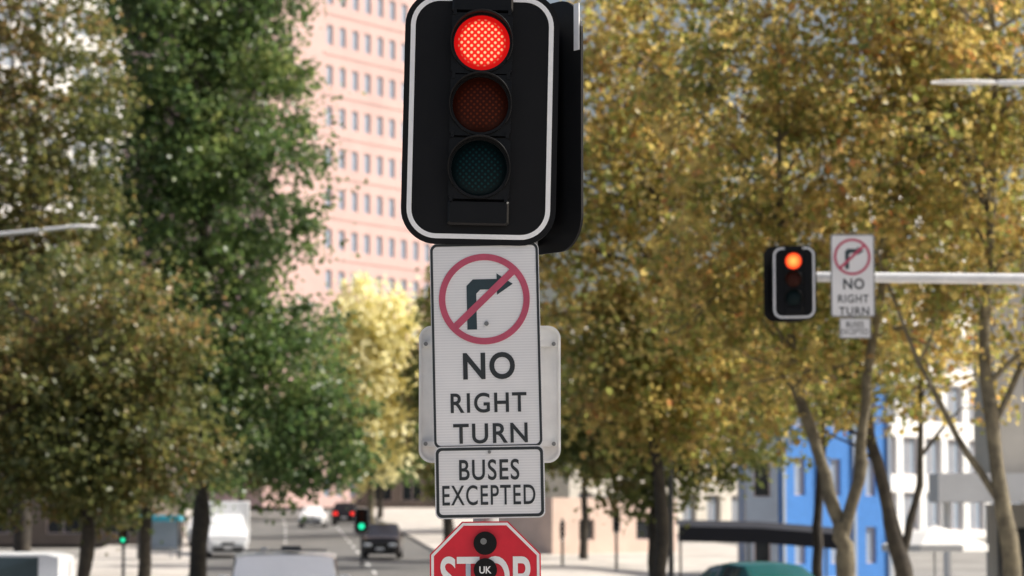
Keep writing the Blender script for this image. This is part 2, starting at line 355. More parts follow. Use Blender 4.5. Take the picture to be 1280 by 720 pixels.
# ------------------------------------------------------------------ signs
S=1/300.0
def boltp(t,x,z,r=0.0095,y0=-0.008):
    mb=MB(); mb.prism(circ(r,16,0,0),y0,0,M['bolt']); mb.obj("bolt",t,(x,0,z))
def no_right_turn(loc,k,rz,ry,label,near=True,mount=0.1):
    t=thing("no_right_turn_sign",label,"sign",loc,rot=(0,ry,rz)); W,H=137*S,258*S
    t.scale=(k,)*3
    mb=MB(); mb.prism(rrect(W,H,0.03,6),0,0.003,M['sign']); 
    for z in(H*0.3,-H*0.3): mb.box((0,0.004+mount/2,z),(0.30,mount,0.035),M['galv'])
    mb.obj("panel",t)
    mb=MB(); mb.band(rrect(W-0.006,H-0.006,0.028,6),rrect(W-0.026,H-0.026,0.02,6),-0.0015,0,M['signblack']); mb.obj("border",t)
    cz=58*S; cx=-1*S
    mb=MB(); mb.band(circ(57*S,64,cx,cz),circ(49*S,64,cx,cz),-0.003,0,M['crimson'])
    a=Vector((-39,-36)); b=Vector((38,36)); d=(b-a).normalized(); nrm=Vector((-d.y,d.x))*4.4
    mb.prism([((p[0])*S+cx,(p[1])*S+cz) for p in (a-nrm,b-nrm,b+nrm,a+nrm)],-0.0029,-0.0002,M['crimson']); mb.obj("prohibition_ring",t)
    mb=MB(); P=[(-22,-38),(-10,-38),(-10,7),(-5,12),(16,12),(16,5),(36,18.5),(16,32),(16,25),(-14,25),(-22,17)]
    mb.prism([(x*S+cx,z*S+cz) for x,z in P],-0.0018,0,M['arrow']); mb.obj("right_turn_arrow",t)
    text("NO",65*S,34*S,3*S,-26*S,-0.002,M['signblack'],t,0.024,space=1.1)
    text("RIGHT",95*S,25*S,1.5*S,-72*S,-0.002,M['signblack'],t,0.016,space=1.15)
    text("TURN",93*S,25*S,3*S,-110.5*S,-0.002,M['signblack'],t,0.016,space=1.15)
    if near: boltp(t,1*S,27*S)
    return t
def buses(loc,k,rz,ry,label,near=True,mount=0.094):
    t=thing("buses_excepted_sign",label,"sign",loc,rot=(0,ry,rz)); W,H=137*S,90*S; t.scale=(k,)*3
    mb=MB(); mb.prism(rrect(W,H,0.026,6),0,0.003,M['sign']); mb.box((0,0.004+mount/2,0),(0.2,mount,0.035),M['galv']); mb.obj("panel",t)
    mb=MB(); mb.band(rrect(W-0.010,H-0.010,0.024,6),rrect(W-0.034,H-0.034,0.016,6),-0.0015,0,M['signblack']); mb.obj("border",t)
    text("BUSES",75*S,26*S,-0.5*S,15.5*S,-0.002,M['signblack'],t,0.012,space=1.12)
    text("EXCEPTED",116*S,25*S,-1.5*S,-16*S,-0.002,M['signblack'],t,0.008,space=1.12)
    if near: boltp(t,0,37.5*S,0.007,-0.007)
    return t
no_right_turn((-0.108,11.86,2.377),1,0,math.radians(-1.3),"tall white turn ban sign bolted to the signal pole")
buses((-0.092,11.852,1.806),1,0,math.radians(-1.0),"small white buses excepted plate on the signal pole")
t=thing("stop_sign","red octagonal stop sign strapped low on the pole","sign",(-0.110,11.845,1.413),rot=(0,math.radians(-0.5),0))
R=69*S/math.cos(math.pi/8)
oc=lambda r:[(r*math.cos(math.radians(22.5+45*i)),r*math.sin(math.radians(22.5+45*i))) for i in range(8)]
mb=MB(); mb.prism(oc(R),0,0.006,M['stop']); mb.box((0,0.1,0.1),(0.05,0.185,0.03),M['galv']); mb.obj("panel",t)
mb=MB(); mb.band(oc(R-0.006),oc(R-0.018),-0.0015,0,M['white']); mb.obj("border",t)
text("STOP",112*S,52*S,0,0.0,-0.002,M['white'],t,0.016)
for z,tx in((42,None),(9,"UK")):
    mb=MB(); mb.prism(circ(14.5*S,32,0,z*S),-0.014,-0.0005,M['blackg'],True)
    if not tx: mb.prism(circ(4*S,16,-2*S,z*S+.008),-0.02,-0.014,M['bolt'])
    c=mb.obj("round_fastener",t)
    if tx: text(tx,15*S,9*S,0,z*S,-0.0155,M['white'],c,0.02)
t=thing("sign_board","pale aluminium back of a sign board strapped to the pole","sign",(-0.095,12.17,2.187))
mb=MB(); mb.prism(rrect(178*S,172*S,0.05,8),0,0.004,M['alu']); mb.band(rrect(182*S,176*S,0.055,8),rrect(176*S,170*S,0.048,8),-0.012,0.006,M['alu']); mb.obj("panel",t)
for z in(64,-64):
    mb=MB(); mb.box((0,-0.018,z*S),(172*S,0.03,0.022),M['alu']); mb.obj("mounting_rail",t)
    for x in(-82,82): 
        mb=MB(); mb.prism(circ(0.009,10),-0.042,-0.030,M['bolt']); mb.obj("bolt",t,(x*S,0,z*S))
T2=thing("traffic_light","mast arm traffic light showing red over the street","traffic light",(7.4,32.85,g(7.4,32.85)+0.12))
mb=MB(); mb.tube([(0,0,0),(0,0,2.5),(0,0,4.72)],[0.11,0.1,0.085],M['polew'],16); mb.obj("pole",T2)
zz=T2.location.z
mb=MB(); zA=4.526-zz
mb.tube([(0,0,zA-0.02),(-2,0,zA),(-3.9,0,zA+.02)],[0.068,0.063,0.058],M['polew'],14); mb.obj("mast_arm",T2)
signal_head(T2,(-4.140,-0.10,4.47-zz),(0,0,math.radians(-14)),'red',0.80,False,0.16,0.028)
signal_head(T2,(-4.215,0.12,4.47-zz),(0,0,math.radians(188)),'off',0.82,False,0.16)
no_right_turn((3.935,32.72,4.55),1.12,0.0,0,"white turn ban sign clamped to the mast arm",False,0.05)
buses((3.955,32.70,3.94),0.80,0,0,"small faded buses excepted plate under the mast arm sign",False,0.03)
def far_signal(x,y,zc,lit,sc_,rz,label):
    z0=g(x,y)+0.1; t=thing("traffic_light",label,"traffic light",(x,y,z0),group="traffic lights at the far corners")
    mb=MB(); mb.tube([(0,0,0),(0,0,zc-z0+0.5)],[0.06,0.06],M['poled'],10); mb.obj("pole",t)
    signal_head(t,(0,-0.18,zc-z0),(0,0,rz),lit,sc_,False,bw=0.014)
far_signal(-6.26,119,2.05,'green',1.0,0,"small traffic light showing green beside the road")
far_signal(-13.6,100,1.45,'green',0.6,0,"low traffic light showing green near the trees")
far_signal(2.1,119,1.65,'off',0.8,math.radians(70),"side-on dark traffic light at the crossing")
far_signal(4.35,119,2.1,'off',1.0,math.radians(60),"side-on dark traffic light near the tan wall")
t=thing("utility_pole","slim dark steel pole on the pavement","pole",(3.23,58,g(3.23,58)))
mb=MB(); mb.tube([(0,0,0),(0,0,3.9)],[0.06,0.045],M['poled'],10); mb.tube([(0,0,3.9),(0,0,3.95)],[0.06,0.02],M['poled'],10); mb.obj("shaft",t)
def lamp(x,y,px,zh,xh,label,hl=0.75,drop=0.25,fw=1.0):
    t=thing("street_lamp",label,"street lamp",(px,y,g(px,y)+0.12)); z0=t.location.z
    mb=MB(); mb.tube([(0,0,0),(0,0,4),(0,0,zh-z0-0.35)],[0.11,0.09,0.06],M['polew'],12); mb.obj("pole",t)
    s=1 if xh>px else -1
    mb=MB(); d=abs(xh-px)
    mb.tube([(0,0,zh-z0-0.5),(s*0.3,0,zh-z0-drop),(s*d*0.6,0,zh-z0-drop*0.4),(s*(d-hl*0.5),0,zh-z0)],[0.06,0.055,0.05,0.045],M['polew'],10); mb.obj("arm",t)
    mb=MB(); n=12; st=[(0,0.05,0.045),(0.08,0.09,0.06),(0.45*hl,0.15,0.075),(0.85*hl,0.13,0.06),(hl,0.05,0.03)]
    vs=[];
    for (l,w,h) in st:
        for i in range(n):
            a=2*math.pi*i/n; vs.append((s*(d-hl*0.5+l),w*math.cos(a)*fw,zh-z0+fw*h*math.sin(a)*(1 if math.sin(a)>0 else .6)))
    fs=[(k*n+i,k*n+(i+1)%n,(k+1)*n+(i+1)%n,(k+1)*n+i) for k in range(len(st)-1) for i in range(n)]+[list(range(n)),list(range(4*n,5*n))[::-1]]
    mb.add(vs,fs,M['alu'],True); mb.obj("lamp_head",t)
lamp(-9.57,63,-12.9,8.35,-9.57,"pale street lamp with curved arm among the trees")
lamp(6.6,42,9.3,8.27,6.75,"pale street lamp with a long straight arm",1.0,0.0,0.7)
# ------------------------------------------------------------------ trees
def tree(name,label,x,y,trunks,ells,nclump,nleaf,ls,mat,bark,seed,cr=0.55,nlimb=26,group="street trees",flat=0.65,twig=0.014,bias=(0.35,-0.1,0.6)):
    rng=np.random.default_rng(seed); z0=g(x,y)
    t=thing(name,label,"tree",(x,y,z0),group=group)
    W=np.array([e[1][0]*e[1][1]*e[1][2] for e in ells]); W=W/W.sum()
    C=[]
    for _ in range(nclump):
        e=ells[rng.choice(len(ells),p=W)]; d=rng.normal(size=3); d/=np.linalg.norm(d); r=rng.random()**0.42
        C.append(np.array(e[0])+d*r*np.array(e[1]))
    C=np.array(C)
    mb=MB(); allp=[]
    for pts,rads in trunks:
        P=[];R_=[]
        for i in range(len(pts)-1):
            for k in range(4):
                u=k/4; P.append(np.array(pts[i])*(1-u)+np.array(pts[i+1])*u+(rng.normal(size=3)*rads[i]*0.16 if k else 0)); R_.append((rads[i]*(1-u)+rads[i+1]*u)*(1+0.06*rng.normal()))
        P.append(np.array(pts[-1])); R_.append(rads[-1])
        mb.tube(P,R_,bark,12)
        for i,p in enumerate(P): allp.append((p,R_[i],i/len(P)))
    hi=[a for a in allp if a[2]>0.45]
    ends=[(a[0],a[1]) for a in hi]
    idx=rng.choice(len(C),min(nlimb,len(C)),replace=False)
    for i in idx:
        c=C[i]; best=min(hi,key=lambda a:np.linalg.norm(a[0]-c)+max(0,a[0][2]-c[2]+0.5)*2+rng.random()*1.0)
        p0=best[0]; L=np.linalg.norm(c-p0); m1=p0*.65+c*.35+np.array([0,0,0.10*L])+rng.normal(size=3)*0.05*L; m2=p0*.3+c*.7+np.array([0,0,0.08*L])+rng.normal(size=3)*0.06*L
        r0=min(best[1]*0.7,0.02+0.018*L); mb.tube([p0,m1,m2,c],[r0,r0*.7,r0*.45,r0*.2],bark,6,False)
        ends+=[(m1,r0*.7),(m2,r0*.45),(c,r0*.2)]
    E=np.array([e[0] for e in ends])
    for i,c in enumerate(C):
        j=np.argmin(np.linalg.norm(E-c,axis=1)); p0=E[j]; mid=(p0+c)/2+rng.normal(size=3)*0.12
        mb.tube([p0,mid,c],[twig,twig*.8,twig*.4],bark,4,False)
    mb.obj("trunk",t)
    N=nclump*nleaf
    rad=cr*(0.40+1.0*rng.random(nclump))
    P=np.repeat(C,nleaf,axis=0)+rng.normal(size=(N,3))*np.repeat(rad,nleaf)[:,None]*np.array([0.55,0.55,0.55*flat])
    nrm=rng.normal(size=(N,3))+np.array(bias); nrm/=np.linalg.norm(nrm,axis=1)[:,None]
    a=np.cross(nrm,rng.normal(size=(N,3))); a/=np.linalg.norm(a,axis=1)[:,None]; b=np.cross(nrm,a)
    s=ls*(0.55+0.8*rng.random(N))[:,None]
    V=np.empty((N,6,3))
    V[:,0]=P-a*s*0.5; V[:,1]=P-a*s*0.12+b*s*0.46+nrm*s*0.12; V[:,2]=P+a*s*0.2+b*s*0.30+nrm*s*0.1
    V[:,3]=P+a*s*0.55; V[:,4]=P+a*s*0.2-b*s*0.30+nrm*s*0.1; V[:,5]=P-a*s*0.12-b*s*0.46+nrm*s*0.12
    base=(np.arange(N)*6)[:,None]
    F=np.concatenate([base+np.array([0,1,2,3]),base+np.array([0,3,4,5])],axis=1).reshape(-1)
    me=bpy.data.meshes.new("crown"); me.vertices.add(N*6); me.vertices.foreach_set("co",V.reshape(-1))
    me.loops.add(N*8); me.loops.foreach_set("vertex_index",F.astype(np.int32))
    me.polygons.add(N*2); me.polygons.foreach_set("loop_start",(np.arange(N*2)*4).astype(np.int32)); 
    me.materials.append(mat); me.update(calc_edges=True); me.validate()
    o=bpy.data.objects.new("crown",me); COL.objects.link(o); o.parent=t
    return t
PL="autumn_plane_tree"
tree(PL,"plane tree with forked mottled trunk and yellowing leaves",5.55,48,
  [([(0,0,0),(0.05,0,1.2),(0,0,2.0)],[0.19,0.165,0.15]),([(0,0,1.7),(-0.25,0.1,2.8),(-0.72,0.2,4.2),(-0.95,0.3,7),(-1.0,.3,10)],[0.12,0.11,0.09,0.06,0.03]),
   ([(0,0,1.7),(0.32,-0.1,3.0),(0.42,-0.1,4.4),(0.9,0,7),(1.3,0,10)],[0.115,0.10,0.085,0.05,0.03])],
  [((0,0,8.7),(3.2,2.4,4.4)),((-1.3,0,5.6),(2.2,1.8,2.0)),((0.8,0,10.5),(2.8,2.2,2.6)),((1.6,0,5.0),(1.3,1.2,0.9))],265,82,0.125,M['lf_plane'],M['bark'],1,0.68,40)
tree(PL,"plane tree with olive and gold leaves over the street",2.9,56,
  [([(0,0,0),(0.05,0,2.2),(-0.1,0,4),(0.1,0,7),(0,0,11)],[0.15,0.13,0.11,0.08,0.04])],
  [((-0.1,0,8.5),(2.9,2.4,5.2)),((0.5,0,5.0),(2.6,2,2.0))],310,82,0.135,M['lf_plane'],M['barkd'],2,0.72,34)
tree(PL,"plane tree with thin gold crown and pale trunk",8.1,46,
  [([(0,0,0),(-0.1,0,1.8),(-0.3,0,3.2),(-0.45,0,4.6),(-0.3,0,7),(-0.2,0,10)],[0.20,0.15,0.12,0.10,0.07,0.03]),
   ([(-0.15,0,2.2),(-0.9,0.1,3.4),(-1.5,0.1,4.6),(-2.1,0.2,6.2)],[0.06,0.05,0.04,0.02]),([(-0.3,0,3.6),(0.5,0.1,5.2),(0.9,0.1,6.8)],[0.06,0.045,0.03])],
  [((-0.6,0,9.0),(2.9,2.2,3.6)),((0.1,0,6.0),(1.8,1.4,1.5))],175,64,0.125,M['lf_plane'],M['bark'],3,0.64,50)
tree(PL,"plane tree with dark leaning trunk",8.0,58,
  [([(0,0,0),(-0.05,0,1.6),(-0.45,0,3.3),(-0.9,0,5.2),(-1,0,8)],[0.22,0.18,0.13,0.10,0.05]),([(-0.1,0,1.8),(0.3,0,3.3),(0.35,0,5.6)],[0.09,0.07,0.04])],
  [((-0.3,0,8.4),(3.2,2.4,4.0)),((-1.6,0,5.5),(2.0,1.6,1.4)),((0.8,0,4.9),(1.6,1.3,0.9))],155,62,0.145,M['lf_plane'],M['barkd'],4,0.7,38)
tree(PL,"olive plane tree beyond the crossing",4.2,84,
  [([(0,0,0),(0.0,0,2.5),(0.2,0,5),(0,0,8)],[0.22,0.18,0.14,0.05])],
  [((0.3,0,6.4),(4.2,3,3.4)),((-0.6,0,4.5),(3.2,2.4,1.9))],200,70,0.19,M['lf_plane2'],M['barkd'],5,0.85,24)
tree(PL,"olive plane tree near the dark awning",9.4,88,
  [([(0,0,0),(0.0,0,2.5),(0.2,0,5),(0,0,8)],[0.18,0.15,0.12,0.05])],
  [((-0.4,0,7.8),(3.8,3,2.8))],110,60,0.19,M['lf_plane2'],M['barkd'],6,0.85,24)
tree("green_street_tree","tall dense dark green tree by the street",-9.9,90,
  [([(0,0,0),(0.1,0,3),(0,0,7),(0.1,0,13),(0,0,19)],[0.3,0.26,0.2,0.14,0.05])],
  [((-0.2,0,13.5),(4.3,3.2,8.0)),((0.7,0,6.8),(4.2,3,3.2)),((3.3,0,4.7),(2.6,2,2.4)),((0.0,0,19),(3.9,2.6,4))],730,88,0.18,M['lf_green'],M['barkd'],11,0.85,40)
tree("olive_street_tree","olive green tree with some brown leaves on the verge",-9.3,62,
  [([(0,0,0),(0.1,0,1.8),(0,0,3.4),(0.2,0,6)],[0.17,0.14,0.11,0.05])],
  [((0.0,0,5.2),(2.7,2,3.0)),((-2.0,0,4.9),(2.2,1.8,2.9)),((1.2,0,3.7),(2.0,1.6,1.6)),((-0.8,0,3.3),(2.6,1.6,1.5))],370,80,0.135,M['lf_olive'],M['barkd'],12,0.62,30)
tree("olive_street_tree","tall brownish tree in front of the pale tower",-13.4,78,
  [([(0,0,0),(0.1,0,4),(0,0,8),(0.2,0,16)],[0.25,0.2,0.13,0.05])],
  [((0.2,0,12.5),(2.7,2,6)),((0.2,0,7.4),(3.0,2,3.2))],350,68,0.165,M['lf_olive'],M['barkd'],13,0.78,30)
tree("green_street_tree","green tree filling the gap by the pavement",-13.4,104,
  [([(0,0,0),(0.1,0,2.5),(0,0,5),(0.2,0,9)],[0.25,0.2,0.13,0.05])],
  [((0.0,0,6.2),(4.6,3,4.2))],240,70,0.20,M['lf_green'],M['barkd'],14,0.9,20)
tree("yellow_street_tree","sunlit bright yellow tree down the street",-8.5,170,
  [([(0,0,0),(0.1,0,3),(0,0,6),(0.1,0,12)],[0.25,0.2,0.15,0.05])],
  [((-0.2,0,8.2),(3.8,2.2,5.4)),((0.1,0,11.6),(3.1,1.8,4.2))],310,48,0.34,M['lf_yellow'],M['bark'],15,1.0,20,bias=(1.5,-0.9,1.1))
tree("olive_street_tree","brownish green tree behind the signal pole",-2.7,120,
  [([(0,0,0),(0.1,0,3),(0,0,6),(0.1,0,12)],[0.25,0.2,0.15,0.05])],
  [((0.4,0,7.5),(2.2,2.4,5.4))],150,60,0.24,M['lf_plane2'],M['barkd'],16,0.85,20)
tree("olive_street_tree","small dull green tree near the tan wall",3.2,128,
  [([(0,0,0),(0.1,0,2),(0,0,5)],[0.2,0.16,0.06])],
  [((0.4,0,6.3),(3.8,2.4,2.9))],110,60,0.26,M['lf_plane2'],M['barkd'],17,0.95,16)
tree("olive_street_tree","dull olive tree at the end of the street",-22.5,236,
  [([(0,0,0),(0.1,0,2),(0,0,6)],[0.25,0.2,0.1])],
  [((0.0,0,6.6),(6.5,4,4.4))],200,60,0.40,M['lf_olive'],M['barkd'],18,1.3,14)
tree("green_street_tree","dark low tree at the end of the street",-10.5,226,
  [([(0,0,0),(0.1,0,2),(0,0,6)],[0.25,0.2,0.1])],
  [((0.0,0,6.8),(4.0,4,4.0))],140,60,0.40,M['lf_green'],M['barkd'],19,1.3,14)
# ------------------------------------------------------------------ buildings
def facade(mb,p0,d,W,z0,nz,fh,nx,cw,ww,wh,sill,x_off,wallm,z_extra=1.0,reveal=0.3):
    dx,dy=d; nxn,nyn=dy,-dx; P=lambda s,z,r=0:(p0[0]+dx*s-nxn*r,p0[1]+dy*s-nyn*r,z)
    H=z0+nz*fh; wins=[]
    if x_off>0: mb.quad([P(0,z0),P(x_off,z0),P(x_off,H),P(0,H)],wallm)
    e=x_off+nx*cw
    if e<W-0.01: mb.quad([P(e,z0),P(W,z0),P(W,H),P(e,H)],wallm)
    mb.quad([P(0,H),P(W,H),P(W,H+z_extra),P(0,H+z_extra)],wallm)
    for k in range(nz):
        zb=z0+k*fh
        for i in range(nx):
            s0=x_off+i*cw; s1=s0+cw; a=s0+(cw-ww)/2; b=a+ww; c=zb+sill; t=c+wh
            mb.quad([P(s0,zb),P(a,zb),P(a,zb+fh),P(s0,zb+fh)],wallm); mb.quad([P(b,zb),P(s1,zb),P(s1,zb+fh),P(b,zb+fh)],wallm)
            mb.quad([P(a,zb),P(b,zb),P(b,c),P(a,c)],wallm); mb.quad([P(a,t),P(b,t),P(b,zb+fh),P(a,zb+fh)],wallm)
            mb.quad([P(a,c),P(b,c),P(b,c,reveal),P(a,c,reveal)],wallm); mb.quad([P(a,t),P(a,t,reveal),P(b,t,reveal),P(b,t)],wallm)
            mb.quad([P(a,c),P(a,c,reveal),P(a,t,reveal),P(a,t)],wallm); mb.quad([P(b,c),P(b,t),P(b,t,reveal),P(b,c,reveal)],wallm)
            wins.append(P((a+b)/2,(c+t)/2,reveal))
    return wins
def window_mesh(w,h,glass,mull=1):
    mb=MB(); f=0.06
    mb.quad([(-w/2,0,-h/2),(w/2,0,-h/2),(w/2,0,h/2),(-w/2,0,h/2)],glass)
    mb.box((0,-0.02,-h/2+f/2),(w,0.03,f),M['frame']); mb.box((0,-0.02,h/2-f/2),(w,0.03,f),M['frame'])
    for s in(-1,1): mb.box((s*(w/2-f/2),-0.02,0),(f,0.028,h-2*f),M['frame'])
    for k in range(mull): 
        x=-w/2+w*(k+1)/(mull+1); mb.box((x,-0.02,0),(f,0.026,h-2*f),M['frame'])
    return mb
def building(name,label,p0,d,W,D,z0,nz,fh,nx,cw,ww,wh,sill,x_off,wallm,glass,mull=1,extra=1.0,pmax=100,keyfn=None,reveal=0.3):
    t=thing(name,label,"building",(p0[0],p0[1],z0)); mb=MB()
    wins=facade(mb,(0,0),d,W,0,nz,fh,nx,cw,ww,wh,sill,x_off,wallm,extra,reveal)
    dx,dy=d; bx,by=-dy,dx; H=nz*fh+extra
    A=(0,0);B=(dx*W,dy*W);C_=(B[0]+bx*D,B[1]+by*D);E=(bx*D,by*D)
    for q,w in((B,C_),(C_,E),(E,A)):
        mb.quad([(q[0],q[1],0),(w[0],w[1],0),(w[0],w[1],H),(q[0],q[1],H)],wallm)
    mb.quad([(p[0],p[1],H-0.3) for p in(A,B,C_,E)],wallm)
    mb.obj("wall",t)
    proto=window_mesh(ww,wh,glass,mull); rz=math.atan2(dy,dx)
    if keyfn: wins.sort(key=keyfn)
    first=None
    for w in wins[:pmax]:
        if first is None: first=proto.obj("window",t,w,(0,0,rz)); continue
        o=first.copy(); o.parent=t; o.location=w; COL.objects.link(o)
    if len(wins)>pmax:
        mb=MB(); c,s=math.cos(rz),math.sin(rz); mats=proto.mats
        for w in wins[pmax:]:
            vs=[(v[0]*c-v[1]*s+w[0],v[0]*s+v[1]*c+w[1],v[2]+w[2]) for v in proto.v]; o=len(mb.v); mb.v+=vs
            for m_ in mats: mb.mi(m_)
            mb.f+=[[i+o for i in f] for f in proto.f]; mb.m+=proto.m; mb.sm+=proto.sm
        oo=mb.obj("window",t); oo["kind"]="stuff"
    return t
D1=(0.545,0.839); P0=(-23.8,272.4)
t=building("pink_tower","dusty pink precast office tower with rows of small windows",P0,D1,46,30,4.0,19,4.1,17,2.15,1.05,2.0,1.0,9.2,M['pink'],M['glassb'],0,2,100,
   lambda w:(abs(w[0]-7)+abs(w[2]-36)*0.45),reveal=0.20)
mb=MB(); rz=math.atan2(D1[1],D1[0])
for k in range(1,19):
    s=27.6; mb.box((D1[0]*s+D1[1]*0.03,D1[1]*s-D1[0]*0.03,k*4.1+0.1),(36.8,0.10,0.22),M['pink'],rz)
o=mb.obj("floor_band",t); o["kind"]="stuff"
building("pale_tower","pale concrete tower with wide glass bands",(-46,195),(0.6,0.8),27,20,2.0,18,3.3,10,2.6,1.9,2.1,0.7,0.4,M['pale'],M['glass'],1,1,90,lambda w:-w[0]*0.1+abs(w[2]-36)*0.1)
building("podium_building","brown brick building closing the end of the street",(-36,285),(1,0),34,20,4.0,2,3.4,11,3.0,2.0,2.0,0.7,0.5,M['brown'],M['glassd'],1,0.8)
building("brick_building","dark brick shop building behind the trees",(-34,150),(1,0),15,16,0.9,3,3.4,5,2.9,1.8,2.1,0.6,0.25,M['brown'],M['glassd'],1,0.8)
building("pale_building","light stone building behind the plane trees",(3.5,174),(0.6,0.8),24,4,1.4,4,3.3,8,2.9,1.6,1.9,0.7,0.3,M['stone'],M['glass'],1,0.8)
building("glass_building","white office building with blue tinted windows",(19.0,160),(0.6,0.8),34,2.5,1.1,6,3.2,12,2.7,2.0,2.2,0.6,0.3,M['pale'],M['glass'],1,1)
t=building("blue_building","bright blue clad building with a grey end wall",(10.9,116),(0.8,0.6),6.2,2.4,-0.4,3,2.8,3,2.0,0.6,1.5,0.7,0.1,M['blue'],M['bluegrey'],0,0.4,reveal=0.15)
mb=MB()
w_=facade(mb,(-1.4,-0.3),(1,0),1.3,0,3,2.7,1,1.3,0.7,1.5,0.7,0,M['bluegrey'],0.2,0.2)
mb.box((-0.75,2.2,4.1),(1.28,4.4,8.2),M['bluegrey']); mb.obj("end_wall",t)
wm=window_mesh(0.7,1.5,M['glassd'],0)
for p in w_: wm.obj("window",t,p)
rzb=math.atan2(.6,.8)
for s in(0.15,2.1,4.1,6.1):
    mb=MB(); mb.box((0.8*s+0.036,0.6*s-0.048,4.4),(0.16,0.12,8.7),M['bluegrey'],rzb); mb.obj("vertical_strip",t)
building("tan_building","low tan rendered wall building with shallow openings",(1.9,134),(0.82,0.57),7.4,6,0.2,1,2.7,2,3.4,0.9,1.0,1.0,0.3,M['tan'],M['glassd'],0,0.3,reveal=0.12)
t=building("concrete_building","light stone building with tall bays above a canopy",(12.9,76),(1,0),12,3.5,2.8,2,3.6,4,2.9,1.7,2.6,0.5,0.2,M['stone'],M['glass'],1,0.7)
mb=MB(); mb.box((4.2,-0.9,-0.05),(12.0,1.75,0.75),M['greyc']); mb.obj("canopy",t)
mb=MB(); mb.box((6,1.5,-2.0),(12,0.4,3.1),M['stone']); mb.obj("lower_wall",t)
for x in(1.2,3.5): 
    mb=MB(); mb.box((x,1.27,-2.2),(1.9,0.06,2.2),M['glassd']); mb.obj("shop_window",t)
for x in(-1.5,1.6,4.6,7.4):
    mb=MB(); mb.tube([(x,-1.2,-3.5),(x,-1.2,-0.43)],[0.10,0.10],M['greyc'],12); mb.obj("column",t)
z0=g(8.5,99)+.1; t=thing("dark_awning","long dark flat awning on slim posts at the plaza edge","awning",(5.7,99,z0))
mb=MB(); vs=[];n=12
for i in range(n+1):
    u=i/n; xx=5.8*u; zt=2.62-0.12*u-0.35*max(0,u-0.5)
    for yy,dz in((-1.3,-0.18),(0,0.05),(1.3,-0.1)): vs.append((xx,yy,zt+dz))
    vs.append((xx,-1.3,zt-0.70))
fs=[]
for i in range(n):
    a=i*4; fs+=[(a,a+4,a+5,a+1),(a+1,a+5,a+6,a+2),(a+3,a+7,a+4,a)]
mb.add(vs,fs,M['navy']); mb.obj("canopy",t)
for x in(0.2,2.6,5.3):
    mb=MB(); mb.tube([(x,1.0,0),(x,1.0,2.2)],[0.04,0.04],M['poled'],8); mb.obj("post",t)
def umbrella(x,y,zp,ze,R_,mat,label,name="market_umbrella",cat="umbrella"):
    z0=g(x,y); t=thing(name,label,cat,(x,y,z0))
    mb=MB(); n=8; ring=[(R_*math.cos(math.pi*(2*i+1)/n),R_*math.sin(math.pi*(2*i+1)/n),ze-z0) for i in range(n)]
    mid=[(p[0]*.5,p[1]*.5,ze-z0+(zp-ze)*.62) for p in ring]; top=(0,0,zp-z0); low=[(p[0]*1.0,p[1]*1.0,p[2]-0.16) for p in ring]
    vs=[top]+mid+ring+low
    fs=[(0,1+i,1+(i+1)%n) for i in range(n)]+[(1+i,9+i,9+(i+1)%n,1+(i+1)%n) for i in range(n)]+[(9+i,17+i,17+(i+1)%n,9+(i+1)%n) for i in range(n)]
    mb.add(vs,fs,mat); mb.obj("canopy",t)
    mb=MB(); mb.tube([(0,0,0),(0,0,zp-z0+0.06)],[0.03,0.025],M['polew'],8); mb.tube([(0,0,0),(0,0,.06)],[0.3,0.3],M['greyc'],12)
    for i in range(n): mb.tube([(0,0,ze-z0-0.1),(ring[i][0]*.6,ring[i][1]*.6,ze-z0+(zp-ze)*.38)],[0.01,0.01],M['polew'],4)
    mb.obj("frame",t)
umbrella(10.5,71,1.76,1.28,1.35,M['canvasw'],"white canvas market umbrella by the building")
def shelter(x,y,zr,w,label):
    z0=g(x,y)+0.13; h=zr-z0
    t=thing("bus_shelter",label,"bus shelter",(x,y,z0))
    mb=MB(); mb.bbox((0,0,h),(w,1.3,0.26),M['teal'],0.03); mb.obj("roof",t)
    for xx in(-w/2+.1,w/2-.1):
        for yy in(-.5,.5):
            mb=MB(); mb.tube([(xx,yy,0),(xx,yy,h-.1)],[0.04,0.04],M['poled'],8); mb.obj("post",t)
    mb=MB(); mb.box((0,.5,1.1),(w-.35,.02,1.6),M['glass']); mb.obj("glass_panel",t)
    mb=MB(); mb.box((0,.25,.45),(w*.7,.35,.05),M['galv']); mb.box((-w*.25,.25,.21),(.05,.3,.42),M['galv']); mb.box((w*.25,.25,.21),(.05,.3,.42),M['galv']); mb.obj("bench",t)
shelter(-15.8,128,2.2,2.0,"small bus shelter with teal roof on the pavement")
